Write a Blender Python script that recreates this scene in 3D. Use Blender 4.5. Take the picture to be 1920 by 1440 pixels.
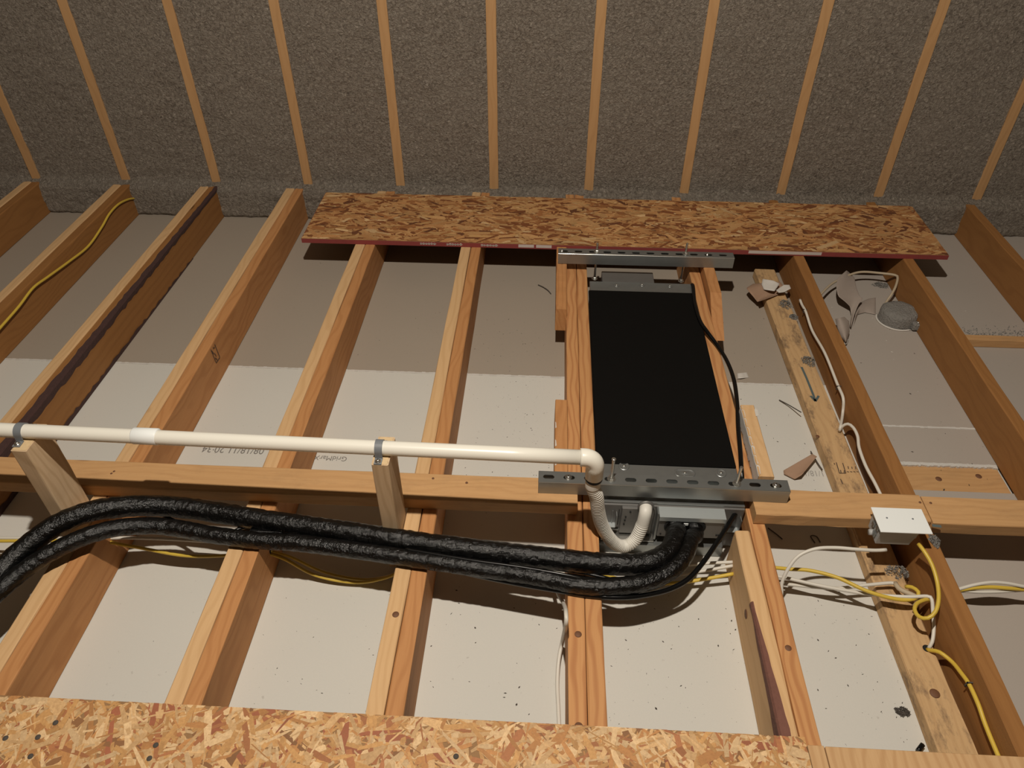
import bpy, bmesh, math, random
import numpy as np
from mathutils import Vector, Matrix, noise as mnoise

for o in list(bpy.data.objects): bpy.data.objects.remove(o)
SC = bpy.context.scene
COL = SC.collection

# ------------------------------------------------------------------ camera
F_PX = 1401.8; CAM = Vector((0.0, 0.0, 1.6045))
PITCH, YAW, ROLL = math.radians(40.494), math.radians(3.065), math.radians(0.053)
_f = Vector((-math.sin(YAW)*math.cos(PITCH), math.cos(YAW)*math.cos(PITCH), -math.sin(PITCH)))
_r = Vector((math.cos(YAW), math.sin(YAW), 0)); _d = _f.cross(_r)
_R = math.cos(ROLL)*_r + math.sin(ROLL)*_d; _D = -math.sin(ROLL)*_r + math.cos(ROLL)*_d
cd = bpy.data.cameras.new('camera'); cam = bpy.data.objects.new('camera', cd); COL.objects.link(cam)
cd.sensor_width = 36; cd.sensor_fit = 'HORIZONTAL'; cd.lens = 36*F_PX/1920; cd.clip_start = .02
cam.matrix_world = Matrix(((_R.x, -_D.x, -_f.x, CAM.x), (_R.y, -_D.y, -_f.y, CAM.y), (_R.z, -_D.z, -_f.z, CAM.z), (0, 0, 0, 1)))
SC.camera = cam

# ------------------------------------------------------------------ light
w = bpy.data.worlds.new('attic_air'); SC.world = w; w.use_nodes = True
bg = w.node_tree.nodes['Background']; bg.inputs[0].default_value = (1, .74, .50, 1); bg.inputs[1].default_value = .055
ld = bpy.data.lights.new('bulb_light', 'POINT'); ld.energy = 268; ld.color = (1, .905, .785); ld.shadow_soft_size = .03
lamp = bpy.data.objects.new('bulb_light', ld); COL.objects.link(lamp); lamp.location = (-.09, .58, 2.72)
vs = SC.view_settings; vs.view_transform = 'Standard'; vs.look = 'None'; vs.exposure = 0; vs.gamma = 1; vs.use_curve_mapping = False

# ------------------------------------------------------------------ pixel -> place helpers
def ray(x, y): return _R*((x-960)/F_PX) + _D*((y-720)/F_PX) + _f
def PZ(x, y, z): v = ray(x, y); return CAM + v*((z-CAM.z)/v.z)
def PY(x, y, Y): v = ray(x, y); return CAM + v*((Y-CAM.y)/v.y)
def PX(x, y, X): v = ray(x, y); return CAM + v*((X-CAM.x)/v.x)
T = .14            # joist tops

# ------------------------------------------------------------------ object helpers
def link(name, me, mat=None, parent=None):
    o = bpy.data.objects.new(name, me); COL.objects.link(o)
    if mat is not None and me is not None: me.materials.append(mat)
    if parent is not None: o.parent = parent; o.matrix_parent_inverse = Matrix.Translation(parent.location).inverted()
    return o
def tag(o, label, cat, group=None):
    o['label'] = label; o['category'] = cat
    if group: o['group'] = group
    return o
def thing(name, label, cat, loc=(0, 0, 0), group=None):
    o = bpy.data.objects.new(name, None); COL.objects.link(o); o.location = loc; o.empty_display_size = .05
    return tag(o, label, cat, group)
def lab(o, l): o['label'] = l; return o

class MB:
    def __init__(s): s.v = []; s.f = []; s.sm = []
    def add(s, verts, faces, smooth=False):
        b = len(s.v); s.v += [tuple(p) for p in verts]
        s.f += [tuple(i+b for i in f) for f in faces]; s.sm += [smooth]*len(faces); return s
    def box(s, x0, x1, y0, y1, z0, z1, c=0.0):
        if c <= 0:
            v = [(x, y, z) for z in (z0, z1) for y in (y0, y1) for x in (x0, x1)]
            return s.add(v, [(0, 2, 3, 1), (4, 5, 7, 6), (0, 1, 5, 4), (2, 6, 7, 3), (0, 4, 6, 2), (1, 3, 7, 5)])
        bm = bmesh.new(); bmesh.ops.create_cube(bm, size=1)
        for q in bm.verts: q.co = Vector((x0+(q.co.x+.5)*(x1-x0), y0+(q.co.y+.5)*(y1-y0), z0+(q.co.z+.5)*(z1-z0)))
        bmesh.ops.bevel(bm, geom=list(bm.edges), offset=c, segments=1, affect='EDGES')
        bm.verts.index_update(); s.add([q.co.copy() for q in bm.verts], [[q.index for q in f.verts] for f in bm.faces]); bm.free(); return s
    def obox(s, o, ax, ay, az):      # oriented box from corner o
        o = Vector(o); v = [o+ax*i+ay*j+az*k for k in (0, 1) for j in (0, 1) for i in (0, 1)]
        return s.add(v, [(0, 2, 3, 1), (4, 5, 7, 6), (0, 1, 5, 4), (2, 6, 7, 3), (0, 4, 6, 2), (1, 3, 7, 5)])
    def tube(s, pts, r, n=12, cap=True, smooth=True):   # pts list of Vector, r float or list or func(i, ang)
        pts = [Vector(p) for p in pts]; m = len(pts)
        t = [(pts[min(i+1, m-1)]-pts[max(i-1, 0)]).normalized() for i in range(m)]
        u = t[0].orthogonal().normalized(); vs_ = []
        for i in range(m):
            u = (u - t[i]*u.dot(t[i])).normalized(); w_ = t[i].cross(u)
            for k in range(n):
                a = 2*math.pi*k/n
                rr = r(i, a) if callable(r) else (r[i] if isinstance(r, (list, tuple)) else r)
                vs_.append(pts[i] + (u*math.cos(a)+w_*math.sin(a))*rr)
        fs = [(i*n+k, i*n+(k+1) % n, (i+1)*n+(k+1) % n, (i+1)*n+k) for i in range(m-1) for k in range(n)]
        s.add(vs_, fs, smooth)
        if cap:
            b = len(s.v)-len(vs_)
            s.f += [tuple(b+k for k in range(n))[::-1], tuple(b+(m-1)*n+k for k in range(n))]; s.sm += [False, False]
        return s
    def lathe(s, c, prof, n=16, axis='z', smooth=True):  # prof: (r, h)
        c = Vector(c); A = {'z': (Vector((1, 0, 0)), Vector((0, 1, 0)), Vector((0, 0, 1))), 'y': (Vector((0, 0, 1)), Vector((1, 0, 0)), Vector((0, 1, 0))), 'x': (Vector((0, 1, 0)), Vector((0, 0, 1)), Vector((1, 0, 0)))}[axis]
        v = [c + (A[0]*math.cos(2*math.pi*k/n)+A[1]*math.sin(2*math.pi*k/n))*r + A[2]*h for r, h in prof for k in range(n)]
        m = len(prof); f = [(i*n+k, i*n+(k+1) % n, (i+1)*n+(k+1) % n, (i+1)*n+k) for i in range(m-1) for k in range(n)]
        f += [tuple(range(n))[::-1], tuple((m-1)*n+k for k in range(n))]
        return s.add(v, f, smooth)
    def prism(s, poly, z0, z1, ):
        n = len(poly); v = [(x, y, z0) for x, y in poly]+[(x, y, z1) for x, y in poly]
        return s.add(v, [tuple(range(n))[::-1], tuple(range(n, 2*n))]+[(i, (i+1) % n, n+(i+1) % n, n+i) for i in range(n)])
    def build(s, name, mat=None, parent=None, fix=False):
        me = bpy.data.meshes.new(name); me.from_pydata(s.v, [], s.f); me.polygons.foreach_set('use_smooth', s.sm)
        if fix:
            bm = bmesh.new(); bm.from_mesh(me); bmesh.ops.recalc_face_normals(bm, faces=bm.faces); bm.to_mesh(me); bm.free()
        me.update(); return link(name, me, mat, parent)

def spline(P, step=.01):
    P = [Vector(p) for p in P]; out = []
    Q = [P[0]*2-P[1]]+P+[P[-1]*2-P[-2]]
    for i in range(1, len(Q)-2):
        a, b, c, d = Q[i-1:i+3]; L = (c-b).length; n = max(2, int(L/step))
        for k in range(n):
            t = k/n
            out.append(.5*((2*b)+(c-a)*t+(2*a-5*b+4*c-d)*t*t+(3*b-a-3*c+d)*t**3))
    out.append(P[-1]); return out

# ------------------------------------------------------------------ materials
MATS = {}
class NT:
    def __init__(s, name):
        s.m = bpy.data.materials.new(name); s.m.use_nodes = True; s.t = s.m.node_tree; s.b = s.t.nodes['Principled BSDF']
    def n(s, typ, **kw):
        q = s.t.nodes.new(typ)
        for k, v in kw.items():
            if k in ('ins',):
                for a, b in v.items(): q.inputs[a].default_value = b
            else: setattr(q, k, v)
        return q
    def l(s, a, b): s.t.links.new(a, b)
    def math(s, op, a, b=None, clamp=False):
        q = s.n('ShaderNodeMath', operation=op, use_clamp=clamp)
        for i, v in enumerate((a, b)):
            if v is None: continue
            if isinstance(v, (int, float)): q.inputs[i].default_value = v
            else: s.l(v, q.inputs[i])
        return q.outputs[0]
    def mix(s, fac, a, b, mode='MIX'):
        q = s.n('ShaderNodeMix', data_type='RGBA', blend_type=mode)
        for i, v in ((0, fac), (6, a), (7, b)):
            if isinstance(v, (int, float)): q.inputs[i].default_value = v
            elif isinstance(v, tuple): q.inputs[i].default_value = (*v, 1) if len(v) == 3 else v
            else: s.l(v, q.inputs[i])
        return q.outputs[2]
    def ramp(s, fac, stops):
        q = s.n('ShaderNodeValToRGB'); e = q.color_ramp.elements
        while len(e) < len(stops): e.new(.5)
        for i, (p, c) in enumerate(stops): e[i].position = p; e[i].color = (*c, 1) if isinstance(c, tuple) else (c, c, c, 1)
        s.l(fac, q.inputs[0]); return q.outputs[0]
    def bump(s, h, strength=.3, dist=.002):
        q = s.n('ShaderNodeBump', ins={'Strength': strength, 'Distance': dist}); s.l(h, q.inputs['Height']); s.l(q.outputs[0], s.b.inputs['Normal'])
    def coord(s, scale=(1, 1, 1), rnd=True):
        tc = s.n('ShaderNodeTexCoord'); v = tc.outputs['Object']
        if rnd:
            oi = s.n('ShaderNodeObjectInfo'); m = s.n('ShaderNodeVectorMath', operation='SCALE', ins={0: (13.1, 7.7, 5.3)}); s.l(oi.outputs['Random'], m.inputs['Scale'])
            a = s.n('ShaderNodeVectorMath', operation='ADD'); s.l(v, a.inputs[0]); s.l(m.outputs[0], a.inputs[1]); v = a.outputs[0]
        q = s.n('ShaderNodeMapping', ins={'Scale': scale}); s.l(v, q.inputs[0]); return q.outputs[0]
    def noise(s, vec, scale, detail=4, rough=.55, dist=0):
        q = s.n('ShaderNodeTexNoise', ins={'Scale': scale, 'Detail': detail, 'Roughness': rough, 'Distortion': dist}); s.l(vec, q.inputs['Vector']); return q.outputs[0]

def wood(name, base, dark, axis='y', ring=.35, streak=.5, knots=True, rough=.68, dirt=0.0):
    k = NT(name)
    st = {'y': (1, .045, 1), 'x': (.045, 1, 1), 'z': (1, 1, .045)}[axis]
    v = k.coord(st)
    warp = k.noise(k.coord({'y': (1, .35, 1), 'x': (.35, 1, 1), 'z': (1, 1, .35)}[axis]), 7, 2)
    av = k.n('ShaderNodeVectorMath', operation='MULTIPLY_ADD', ins={1: (.085, .085, .085)}); k.l(warp, av.inputs[0]); k.l(v, av.inputs[2])
    wv = k.n('ShaderNodeTexWave', wave_type='RINGS', rings_direction={'y': 'Y', 'x': 'X', 'z': 'Z'}[axis], ins={'Scale': 17, 'Distortion': 3.2, 'Detail': 3, 'Detail Scale': 1.1})
    k.l(av.outputs[0], wv.inputs['Vector'])
    fine = k.noise(v, 160, 5, .65)
    broad = k.noise(k.coord({'y': (1, .2, 1), 'x': (.2, 1, 1), 'z': (1, 1, .2)}[axis]), 9, 3)
    wf = k.ramp(wv.outputs['Fac'], [(.45, 0.0), (1, 1.0)])
    c = k.mix(k.math('MULTIPLY', wf, ring), base, dark)
    c = k.mix(k.math('MULTIPLY', k.ramp(fine, [(.4, 0.0), (.75, 1.0)]), streak*.6), c, dark)
    c = k.mix(k.math('MULTIPLY', broad, .45), c, tuple(x*.72 for x in base))
    if knots:
        vo = k.n('ShaderNodeTexVoronoi', feature='F1', ins={'Scale': 3.2, 'Randomness': 1}); k.l(k.coord({'y': (1.2, .5, 1.2), 'x': (.5, 1.2, 1.2), 'z': (1.2, 1.2, .5)}[axis]), vo.inputs['Vector'])
        kn = k.ramp(vo.outputs['Distance'], [(.03, 1.0), (.055, 0.0)])
        c = k.mix(k.math('MULTIPLY', kn, .8), c, (dark[0]*.35, dark[1]*.3, dark[2]*.3))
    if dirt > 0:
        d = k.ramp(k.noise(k.coord({'y': (1, .4, 1), 'x': (.4, 1, 1), 'z': (1, 1, .4)}[axis]), 24, 8, .75), [(.50, 0.0), (.66, 1.0)])
        c = k.mix(k.math('MULTIPLY', d, dirt), c, (.09, .06, .045))
    k.l(c, k.b.inputs['Base Color']); k.b.inputs['Roughness'].default_value = rough
    k.b.inputs['Specular IOR Level'].default_value = .3
    k.bump(k.math('ADD', fine, k.math('MULTIPLY', wf, .4)), .25, .0015)
    return k.m

def plain(name, col, rough=.5, metal=0, bump=None, var=0.0, vscale=20, spec=.5, coat=0):
    k = NT(name)
    k.b.inputs['Base Color'].default_value = (*col, 1); k.b.inputs['Roughness'].default_value = rough; k.b.inputs['Metallic'].default_value = metal
    k.b.inputs['Specular IOR Level'].default_value = spec
    if coat: k.b.inputs['Coat Weight'].default_value = coat; k.b.inputs['Coat Roughness'].default_value = .12
    if var:
        nz = k.noise(k.coord(), vscale, 5, .6)
        k.l(k.mix(k.math('MULTIPLY', nz, var), col, tuple(x*.45 for x in col)), k.b.inputs['Base Color'])
    if bump: k.bump(k.noise(k.coord(), bump[0], 5, .6), bump[1], bump[2])
    return k.m

M = {}
PALE = (.66, .425, .215); PALED = (.47, .265, .11)
ORNG = (.52, .25, .095); ORNGD = (.34, .135, .042)
BRWN = (.325, .15, .046); BRWND = (.19, .075, .02)
for a in 'xyz':
    M['pale_'+a] = wood('pale_pine_'+a, PALE, PALED, a, .3, .35)
    M['orange_'+a] = wood('orange_fir_'+a, ORNG, ORNGD, a, .4, .5)
    M['brown_'+a] = wood('amber_spruce_'+a, BRWN, BRWND, a, .25, .4)
M['fir'] = wood('ringed_fir', (.57, .29, .115), (.34, .12, .04), 'y', .6, .4)
M['brace'] = wood('brace_pine', (.57, .335, .15), (.38, .19, .075), 'x', .22, .5, dirt=.12)
M['post'] = wood('whitewood', (.62, .46, .29), (.42, .28, .15), 'z', .5, .5, knots=False)
M['dirty'] = wood('dirty_pine', (.58, .38, .19), (.36, .2, .09), 'y', .25, .4, dirt=.75)
M['stud'] = wood('stud_pine', (.50, .295, .135), (.36, .185, .07), 'z', .25, .35, knots=True)
M['ply'] = wood('plywood_face', (.60, .38, .19), (.42, .22, .09), 'y', .5, .6, knots=False)
M['endgrain'] = plain('end_grain', (.68, .5, .28), .8, var=.5, vscale=90, bump=(200, .4, .002))
M['bark'] = plain('bark', (.075, .035, .03), .95, var=.8, vscale=60, bump=(120, .8, .004))
M['barkred'] = plain('red_bark', (.20, .085, .06), .9, var=.6, vscale=60, bump=(120, .6, .003))
def drywall(name, col):
    k = NT(name); v = k.coord((1, 1, 1), False)
    n1 = k.noise(v, 2.2, 4, .5); n2 = k.noise(v, 260, 4, .6)
    sp = k.ramp(k.noise(v, 75, 2, .5), [(.70, 0.0), (.78, 1.0)])
    c = k.mix(k.math('MULTIPLY', n1, .35), col, tuple(x*.8 for x in col)); c = k.mix(k.math('MULTIPLY', n2, .22), c, tuple(x*.7 for x in col))
    c = k.mix(k.math('MULTIPLY', sp, .25), c, (.16, .13, .1))
    k.l(c, k.b.inputs['Base Color']); k.b.inputs['Roughness'].default_value = .9; k.b.inputs['Specular IOR Level'].default_value = .15
    k.bump(n2, .12, .001); return k.m
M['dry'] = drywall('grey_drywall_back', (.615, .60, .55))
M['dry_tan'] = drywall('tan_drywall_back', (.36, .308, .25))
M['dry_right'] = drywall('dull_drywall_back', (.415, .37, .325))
M['gyp'] = plain('gypsum', (.62, .6, .56), .95, var=.3, vscale=80)
def insul():
    k = NT('cellulose'); v = k.coord((1, 1, 1), False)
    n1 = k.noise(v, 3, 4, .6); n2 = k.noise(v, 85, 6, .72, .8); n3 = k.noise(v, 150, 3, .6, .5)
    c = k.ramp(n2, [(.28, (.12, .10, .082)), (.5, (.37, .318, .262)), (.72, (.58, .515, .44))])
    c = k.mix(k.math('MULTIPLY', k.ramp(n1, [(.35, 0.0), (.7, 1.0)]), .35), c, (.46, .405, .34))
    fl = k.ramp(n3, [(.67, 0.0), (.73, 1.0)]); c = k.mix(k.math('MULTIPLY', fl, .5), c, (.72, .67, .6))
    k.l(c, k.b.inputs['Base Color']); k.b.inputs['Roughness'].default_value = 1; k.b.inputs['Specular IOR Level'].default_value = .05
    k.bump(k.math('ADD', n2, k.math('MULTIPLY', n3, .5)), 1.0, .024); return k.m
M['insul'] = insul()
def flakes():
    k = NT('osb_flakes'); a = k.n('ShaderNodeAttribute', attribute_name='Col'); n = k.noise(k.coord((1, 1, 1), False), 220, 4, .6)
    c = k.mix(k.math('MULTIPLY', k.ramp(n, [(.35, 0.0), (.7, 1.0)]), .35), a.outputs['Color'], (.22, .1, .04))
    k.l(c, k.b.inputs['Base Color']); k.b.inputs['Roughness'].default_value = .62; k.b.inputs['Specular IOR Level'].default_value = .35; k.bump(n, .3, .001); return k.m
M['flake'] = flakes()
M['osb'] = plain('osb_core', (.36, .2, .085), .8, var=.7, vscale=60, bump=(90, .5, .003))
M['redpaint'] = plain('red_edge_paint', (.26, .045, .04), .75, var=.4, vscale=50)
M['whitepaint'] = plain('white_stencil', (.6, .52, .47), .8, var=.4, vscale=300)
M['galv'] = plain('galvanised_steel', (.34, .355, .35), .36, .78, var=.35, vscale=35, bump=(25, .06, .002))
M['galvdull'] = plain('dull_galvanised', (.22, .215, .205), .5, .55, var=.3, vscale=30)
M['galvbright'] = plain('bright_zinc_sheet', (.52, .56, .56), .42, .55, var=.15, vscale=40)
M['zinc'] = plain('zinc_screw', (.62, .61, .57), .28, .95)
M['foam'] = plain('black_foam', (.0055, .005, .0045), .8, var=.3, vscale=14, bump=(300, .25, .001), spec=.08)
M['black'] = plain('black_tape', (.002, .002, .002), .22, bump=(100, .9, .0045), spec=.5)
M['cableblk'] = plain('black_jacket', (.004, .004, .004), .25, spec=.35)
M['hole'] = plain('dark_void', (.006, .006, .006), .9)
M['pvc'] = plain('white_pvc', (.76, .74, .66), .3, spec=.5)
M['hose'] = plain('white_ribbed_hose', (.68, .66, .60), .5)
M['greyplastic'] = plain('grey_strap', (.17, .185, .2), .4)
M['yellow'] = plain('yellow_jacket', (.60, .42, .055), .42)
M['whitecable'] = plain('white_jacket', (.63, .60, .53), .45)
M['tancable'] = plain('aged_jacket', (.44, .36, .25), .6)
M['coverwhite'] = plain('white_cover', (.80, .83, .82), .45)
M['boxgrey'] = plain('grey_box', (.42, .42, .41), .55, var=.25, vscale=30)
M['paper'] = plain('torn_paper', (.37, .31, .265), .95, var=.25, vscale=30, bump=(60, .3, .002))
M['paperwhite'] = plain('white_plaster_chip', (.62, .59, .54), .95, var=.3, vscale=60)
M['cardboard'] = plain('brown_paper', (.37, .235, .155), .9, var=.3, vscale=30)
M['dust'] = plain('grey_lint', (.34, .325, .30), 1, var=.7, vscale=120, bump=(160, 1, .01), spec=.05)
M['ink'] = plain('grey_ink', (.20, .185, .17), .9)
M['inkfaint'] = plain('faint_ink', (.33, .315, .29), .9)
M['inkdark'] = plain('dark_stamp_ink', (.06, .04, .03), .9)
M['crumb'] = plain('dark_crumbs', (.085, .072, .06), .95, var=.5, vscale=90)
M['teal'] = plain('teal_mark', (.085, .115, .115), .9)
M['knot'] = plain('knot_wood', (.17, .075, .035), .7, var=.5, vscale=80)

# ------------------------------------------------------------------ structure: floor of drywall sheets
def plate(x0, x1, y0, y1, z0, z1, c=.0015): return MB().box(x0, x1, y0, y1, z0, z1, c)
floor = MB().box(-3.4, 3.4, -.8, 3.3, -.03, -.0126).build('floor', M['gyp']); floor['kind'] = 'structure'
floor['label'] = 'ceiling drywall seen from above between the joists'
g = .002
def panel(x0, x1, y0, y1, m):
    return plate(x0+g, x1-g, y0+g, y1-g, -.0126, 0).build('drywall_panel', m, floor)
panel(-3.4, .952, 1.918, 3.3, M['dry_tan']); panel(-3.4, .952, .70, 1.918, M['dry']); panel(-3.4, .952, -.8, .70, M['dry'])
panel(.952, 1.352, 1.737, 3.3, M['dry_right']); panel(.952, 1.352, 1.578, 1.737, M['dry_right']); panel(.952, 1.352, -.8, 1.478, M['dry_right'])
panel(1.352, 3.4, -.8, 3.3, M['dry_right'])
for x0, x1, y in ((-3.4, .952, 1.918), (.952, 1.352, 1.737)):
    b = MB(); random.seed(3); n = int((x1-x0)/.012)
    for i in range(n):
        a = x0+(x1-x0)*i/n; c = x0+(x1-x0)*(i+1)/n; ww = .0022+random.random()*.0022
        b.box(a, c, y-ww, y+ww, -.006, .0006+random.random()*.0014)
    o = b.build('joint_compound', M['gyp'], floor); o['kind'] = 'stuff'
b = MB(); random.seed(4)
for i in range(60):
    a = .968+i*.0061; b.box(a, a+.0061, 1.576-.003-random.random()*.004, 1.583, -.0126, .001+random.random()*.002)
lab(b.build('broken_edge', M['gyp'], floor), 'white broken gypsum edge')
fur = plate(.968, 1.335, 1.478, 1.578, -.0125, -.004).build('furring_strip', M['brace'], floor); lab(fur, 'wooden strip in the gap between drywall sheets')
for (px, py) in ((1760, 898), (1835, 893)):
    p = PZ(px, py, -.004); MB().lathe((p.x, p.y, -.004), [(.009, 0), (.0085, .0006)], 14).build('knot', M['knot'], floor)

# ------------------------------------------------------------------ structure: insulated stud wall
def build_wall():
    nx, nz = 820, 250; X0, X1, Z0, Z1 = -3.3, 3.3, -.002, 1.95
    vs_ = np.zeros((nx*nz, 3)); i = 0
    for b_ in range(nz):
        z = Z0+(Z1-Z0)*b_/(nz-1)
        t = min(1, max(0, (z-.125)/.035)); t = t*t*(3-2*t); base = 2.955+.046*t
        if z < .02: base += .012*(1-z/.02)**2
        for a_ in range(nx):
            x = X0+(X1-X0)*a_/(nx-1)
            n1 = mnoise.noise((x*4, z*4, 1.3)); n2 = mnoise.noise((x*16, z*20, 5.1)); n3 = mnoise.noise((x*60, z*70, 2.2))
            amp = 1.0 if z > .16 else 1.5
            vs_[i] = (x, base-.002 - amp*(.003*n1+.0045*n2+.0042*n3), z); i += 1
    f = [(b_*nx+a_, b_*nx+a_+1, (b_+1)*nx+a_+1, (b_+1)*nx+a_) for b_ in range(nz-1) for a_ in range(nx-1)]
    me = bpy.data.meshes.new('wall_back'); me.from_pydata(vs_.tolist(), [], f); me.polygons.foreach_set('use_smooth', [True]*len(f)); me.update()
    return link('wall_back', me, M['insul'])
wall = build_wall(); wall['kind'] = 'structure'; wall['label'] = 'stud wall filled with grey blown cellulose insulation'
def lumber(name, p0, p1, w_, h_, mat, parent=None, seg=10, ease=.004, jit=.0006, seed=0, up=Vector((0, 0, 1))):
    """board between the two end centres; w across, h along up; eased edges and slight waviness"""
    rnd = random.Random(seed); p0 = Vector(p0); p1 = Vector(p1); t = (p1-p0).normalized(); s_ = t.cross(up).normalized(); u = s_.cross(t)
    hw, hh, e = w_/2, h_/2, ease
    pr = [(-hw+e, -hh), (hw-e, -hh), (hw-.3*e, -hh+.3*e), (hw, -hh+e), (hw, hh-e), (hw-.3*e, hh-.3*e), (hw-e, hh), (-hw+e, hh), (-hw+.3*e, hh-.3*e), (-hw, hh-e), (-hw, -hh+e), (-hw+.3*e, -hh+.3*e)]
    n = len(pr); v = []; f = []
    for i in range(seg+1):
        c = p0.lerp(p1, i/seg)
        for a, b_ in pr: v.append(c+s_*(a+rnd.uniform(-jit, jit))+u*(b_+rnd.uniform(-jit, jit)*(1 if b_ > 0 else 0)))
    for i in range(seg):
        for k in range(n): f.append((i*n+k, i*n+(k+1) % n, (i+1)*n+(k+1) % n, (i+1)*n+k))
    f += [tuple(range(n))[::-1], tuple(seg*n+k for k in range(n))]
    return MB().add(v, f).build(name, mat, parent, fix=True)
for k in range(-7, 8):
    x = -.237+k*.4066
    st = lumber('stud', (x, 3.018, .142), (x, 3.018, 1.95), .038, .05, M['stud'], wall, 14, .002, .0008, k+20, up=Vector((0, 1, 0)))

# ------------------------------------------------------------------ joists
Y0 = -.6; Y1 = 3.03
def double_joist(xn, xf, label, mats=('pale_y', 'orange_y'), seed=0):
    t = thing('ceiling_joist', label, 'joist', (xn, Y0, 0), 'doubled ceiling joists')
    ob = []
    for s_, m in ((-1, mats[0]), (1, mats[1])):
        o = lumber('board', (xn+s_*.0195, Y0, T/2), (xf+s_*.0195, Y1, T/2), .0378, T-.0004, M[m], t, 26, .0035, .0007, seed+s_); ob.append(o)
    return t, ob
jn = {}
jn['J0'] = double_joist(-2.70, -2.68, 'doubled wooden joist cut off by the left photo edge near the wall', seed=1)
jn['J1'] = double_joist(-2.31, -2.285, 'doubled wooden joist topmost at the left photo edge, left of the yellow-cabled joist', ('pale_y', 'brown_y'), 2)
jn['J2'] = double_joist(-1.915, -1.875, 'doubled wooden joist with a yellow cable stapled along its side', ('pale_y', 'brown_y'), 3)
jn['J3'] = double_joist(-1.535, -1.485, 'doubled wooden joist with dark bark along its edge', ('pale_y', 'brown_y'), 4)
jn['Z'] = double_joist(-1.107, -1.105, 'doubled wooden joist with a lumber stamp, beside the far-left white post', ('pale_y', 'orange_y'), 5)
jn['A'] = double_joist(-.702, -.702, 'doubled wooden joist under the pipe midway between the two posts', ('pale_y', 'orange_y'), 6)
jn['B'] = double_joist(-.292, -.292, 'doubled wooden joist beside the post nearest the air handler', ('pale_y', 'orange_y'), 7)
jn['C'] = double_joist(.113, .110, 'doubled fir joist along the left side of the air handler', ('fir', 'fir'), 8)
# joist right of the unit with a short sister board
tD = thing('ceiling_joist', 'reddish joist right of the air handler with a short pale sister board', 'joist', (.522, Y0, 0), 'ceiling joists')
lumber('board', (.5418, Y0, T/2), (.5418, Y1, T/2), .0385, T-.0004, M['fir'], tD, 26, .003, .0007, 41)
sis = lumber('sister_board', (.5035, Y0, T/2-.001), (.5035, 1.19, T/2-.001), .0375, T-.001, M['pale_y'], tD, 16, .006, .0012, 42)
lab(sis, 'pale short board nailed to the joist')
k_ = PX(1398, 1151, .4845); MB().lathe((.4845, k_.y, k_.z), [(.011, .0008), (.010, 0)][::-1], 14, 'x').build('knot', M['knot'], tD)
p = PZ(1478, 1215, T); MB().lathe((p.x, p.y, T-.0006), [(.008, 0), (.007, .001)], 12).build('knot', M['knot'], tD)
b = MB(); rr = random.Random(9)
pts = [(.487, .66), (.4865, .85), (.4875, 1.0)]
v = []; f = []
for i in range(19):
    y = .52+.026*i; wq = .019*(1-abs(i-7)/12.5)+.002+rr.uniform(-.0012, .0012)
    v += [(.4836, y, T-.004-max(wq, .001)*1.3+rr.uniform(-.003, .003)), (.4836, y, T-.004), (.4870, y, T+.0014), (.4850+max(wq, .003), y, T+.0010)]
for i in range(18):
    for j in range(3): a = i*4+j; f.append((a, a+1, a+5, a+4))
lab(MB().add(v, f).build('bark_edge', M['barkred'], tD, fix=True), 'dark bark left on the board edge')
for x, nm, s_ in ((.949, 'amber joist beside the flat dirty board, under the white junction box cable', 51), (1.3555, 'amber joist with knots beside the round dusty box', 52), (1.766, 'amber joist at the right photo edge beyond the far OSB board end', 53), (2.17, 'amber joist outermost to the right, cut off by the photo edge', 54)):
    o = lumber('ceiling_joist', (x, Y0, T/2), (x, Y1, T/2), .038, T-.0004, M['brown_y'], None, 26, .003, .0008, s_); tag(o, nm, 'joist', 'ceiling joists')
# bark wane on J3
b = MB(); v = []; f = []; rr = random.Random(5)
for i in range(90):
    t_ = i/89; y = 1.0+2.0*t_; xc = -1.535+(.05)*(y-Y0)/(Y1-Y0)+.0385
    w1 = (.022-.012*t_)+rr.uniform(-.003, .003); h1 = (.030-.018*t_)+rr.uniform(-.004, .004)
    v += [(xc-w1, y, T+.0009), (xc-.002, y, T+.0018), (xc+.0022, y, T-.004), (xc+.0018, y, T-h1*.6), (xc+.0010, y, T-h1)]
for i in range(89):
    for j in range(4): a = i*5+j; f.append((a, a+1, a+6, a+5))
lab(MB().add(v, f).build('bark_edge', M['bark'], jn['J3'][0], fix=True), 'dark rough bark along the upper edge')
v = []; f = []
for i in range(90):
    t_ = i/89; y = 1.0+1.6*t_; xc = -1.535+(.05)*(y-Y0)/(Y1-Y0)+.0385
    h1 = .018*(1-t_)+.006+rr.uniform(-.004, .005)
    v += [(xc+.0016, y, .001), (xc+.0014, y, h1)]
for i in range(89): a = i*2; f.append((a, a+1, a+3, a+2))
lab(MB().add(v, f).build('bark_edge', M['bark'], jn['J3'][0], fix=True), 'dark rough bark along the lower edge')
# visible knots on joist tops and sides
def topknot(px, py, r, parent, z=T):
    p = PZ(px, py, z); MB().lathe((p.x, p.y, z-.0004), [(r, 0), (r*.9, .0009)], 14).build('knot', M['knot'], parent)
topknot(742, 1152, .008, jn['B'][0]); topknot(1084, 1189, .008, jn['C'][0]); topknot(1085, 1362, .009, jn['C'][0])
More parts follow.
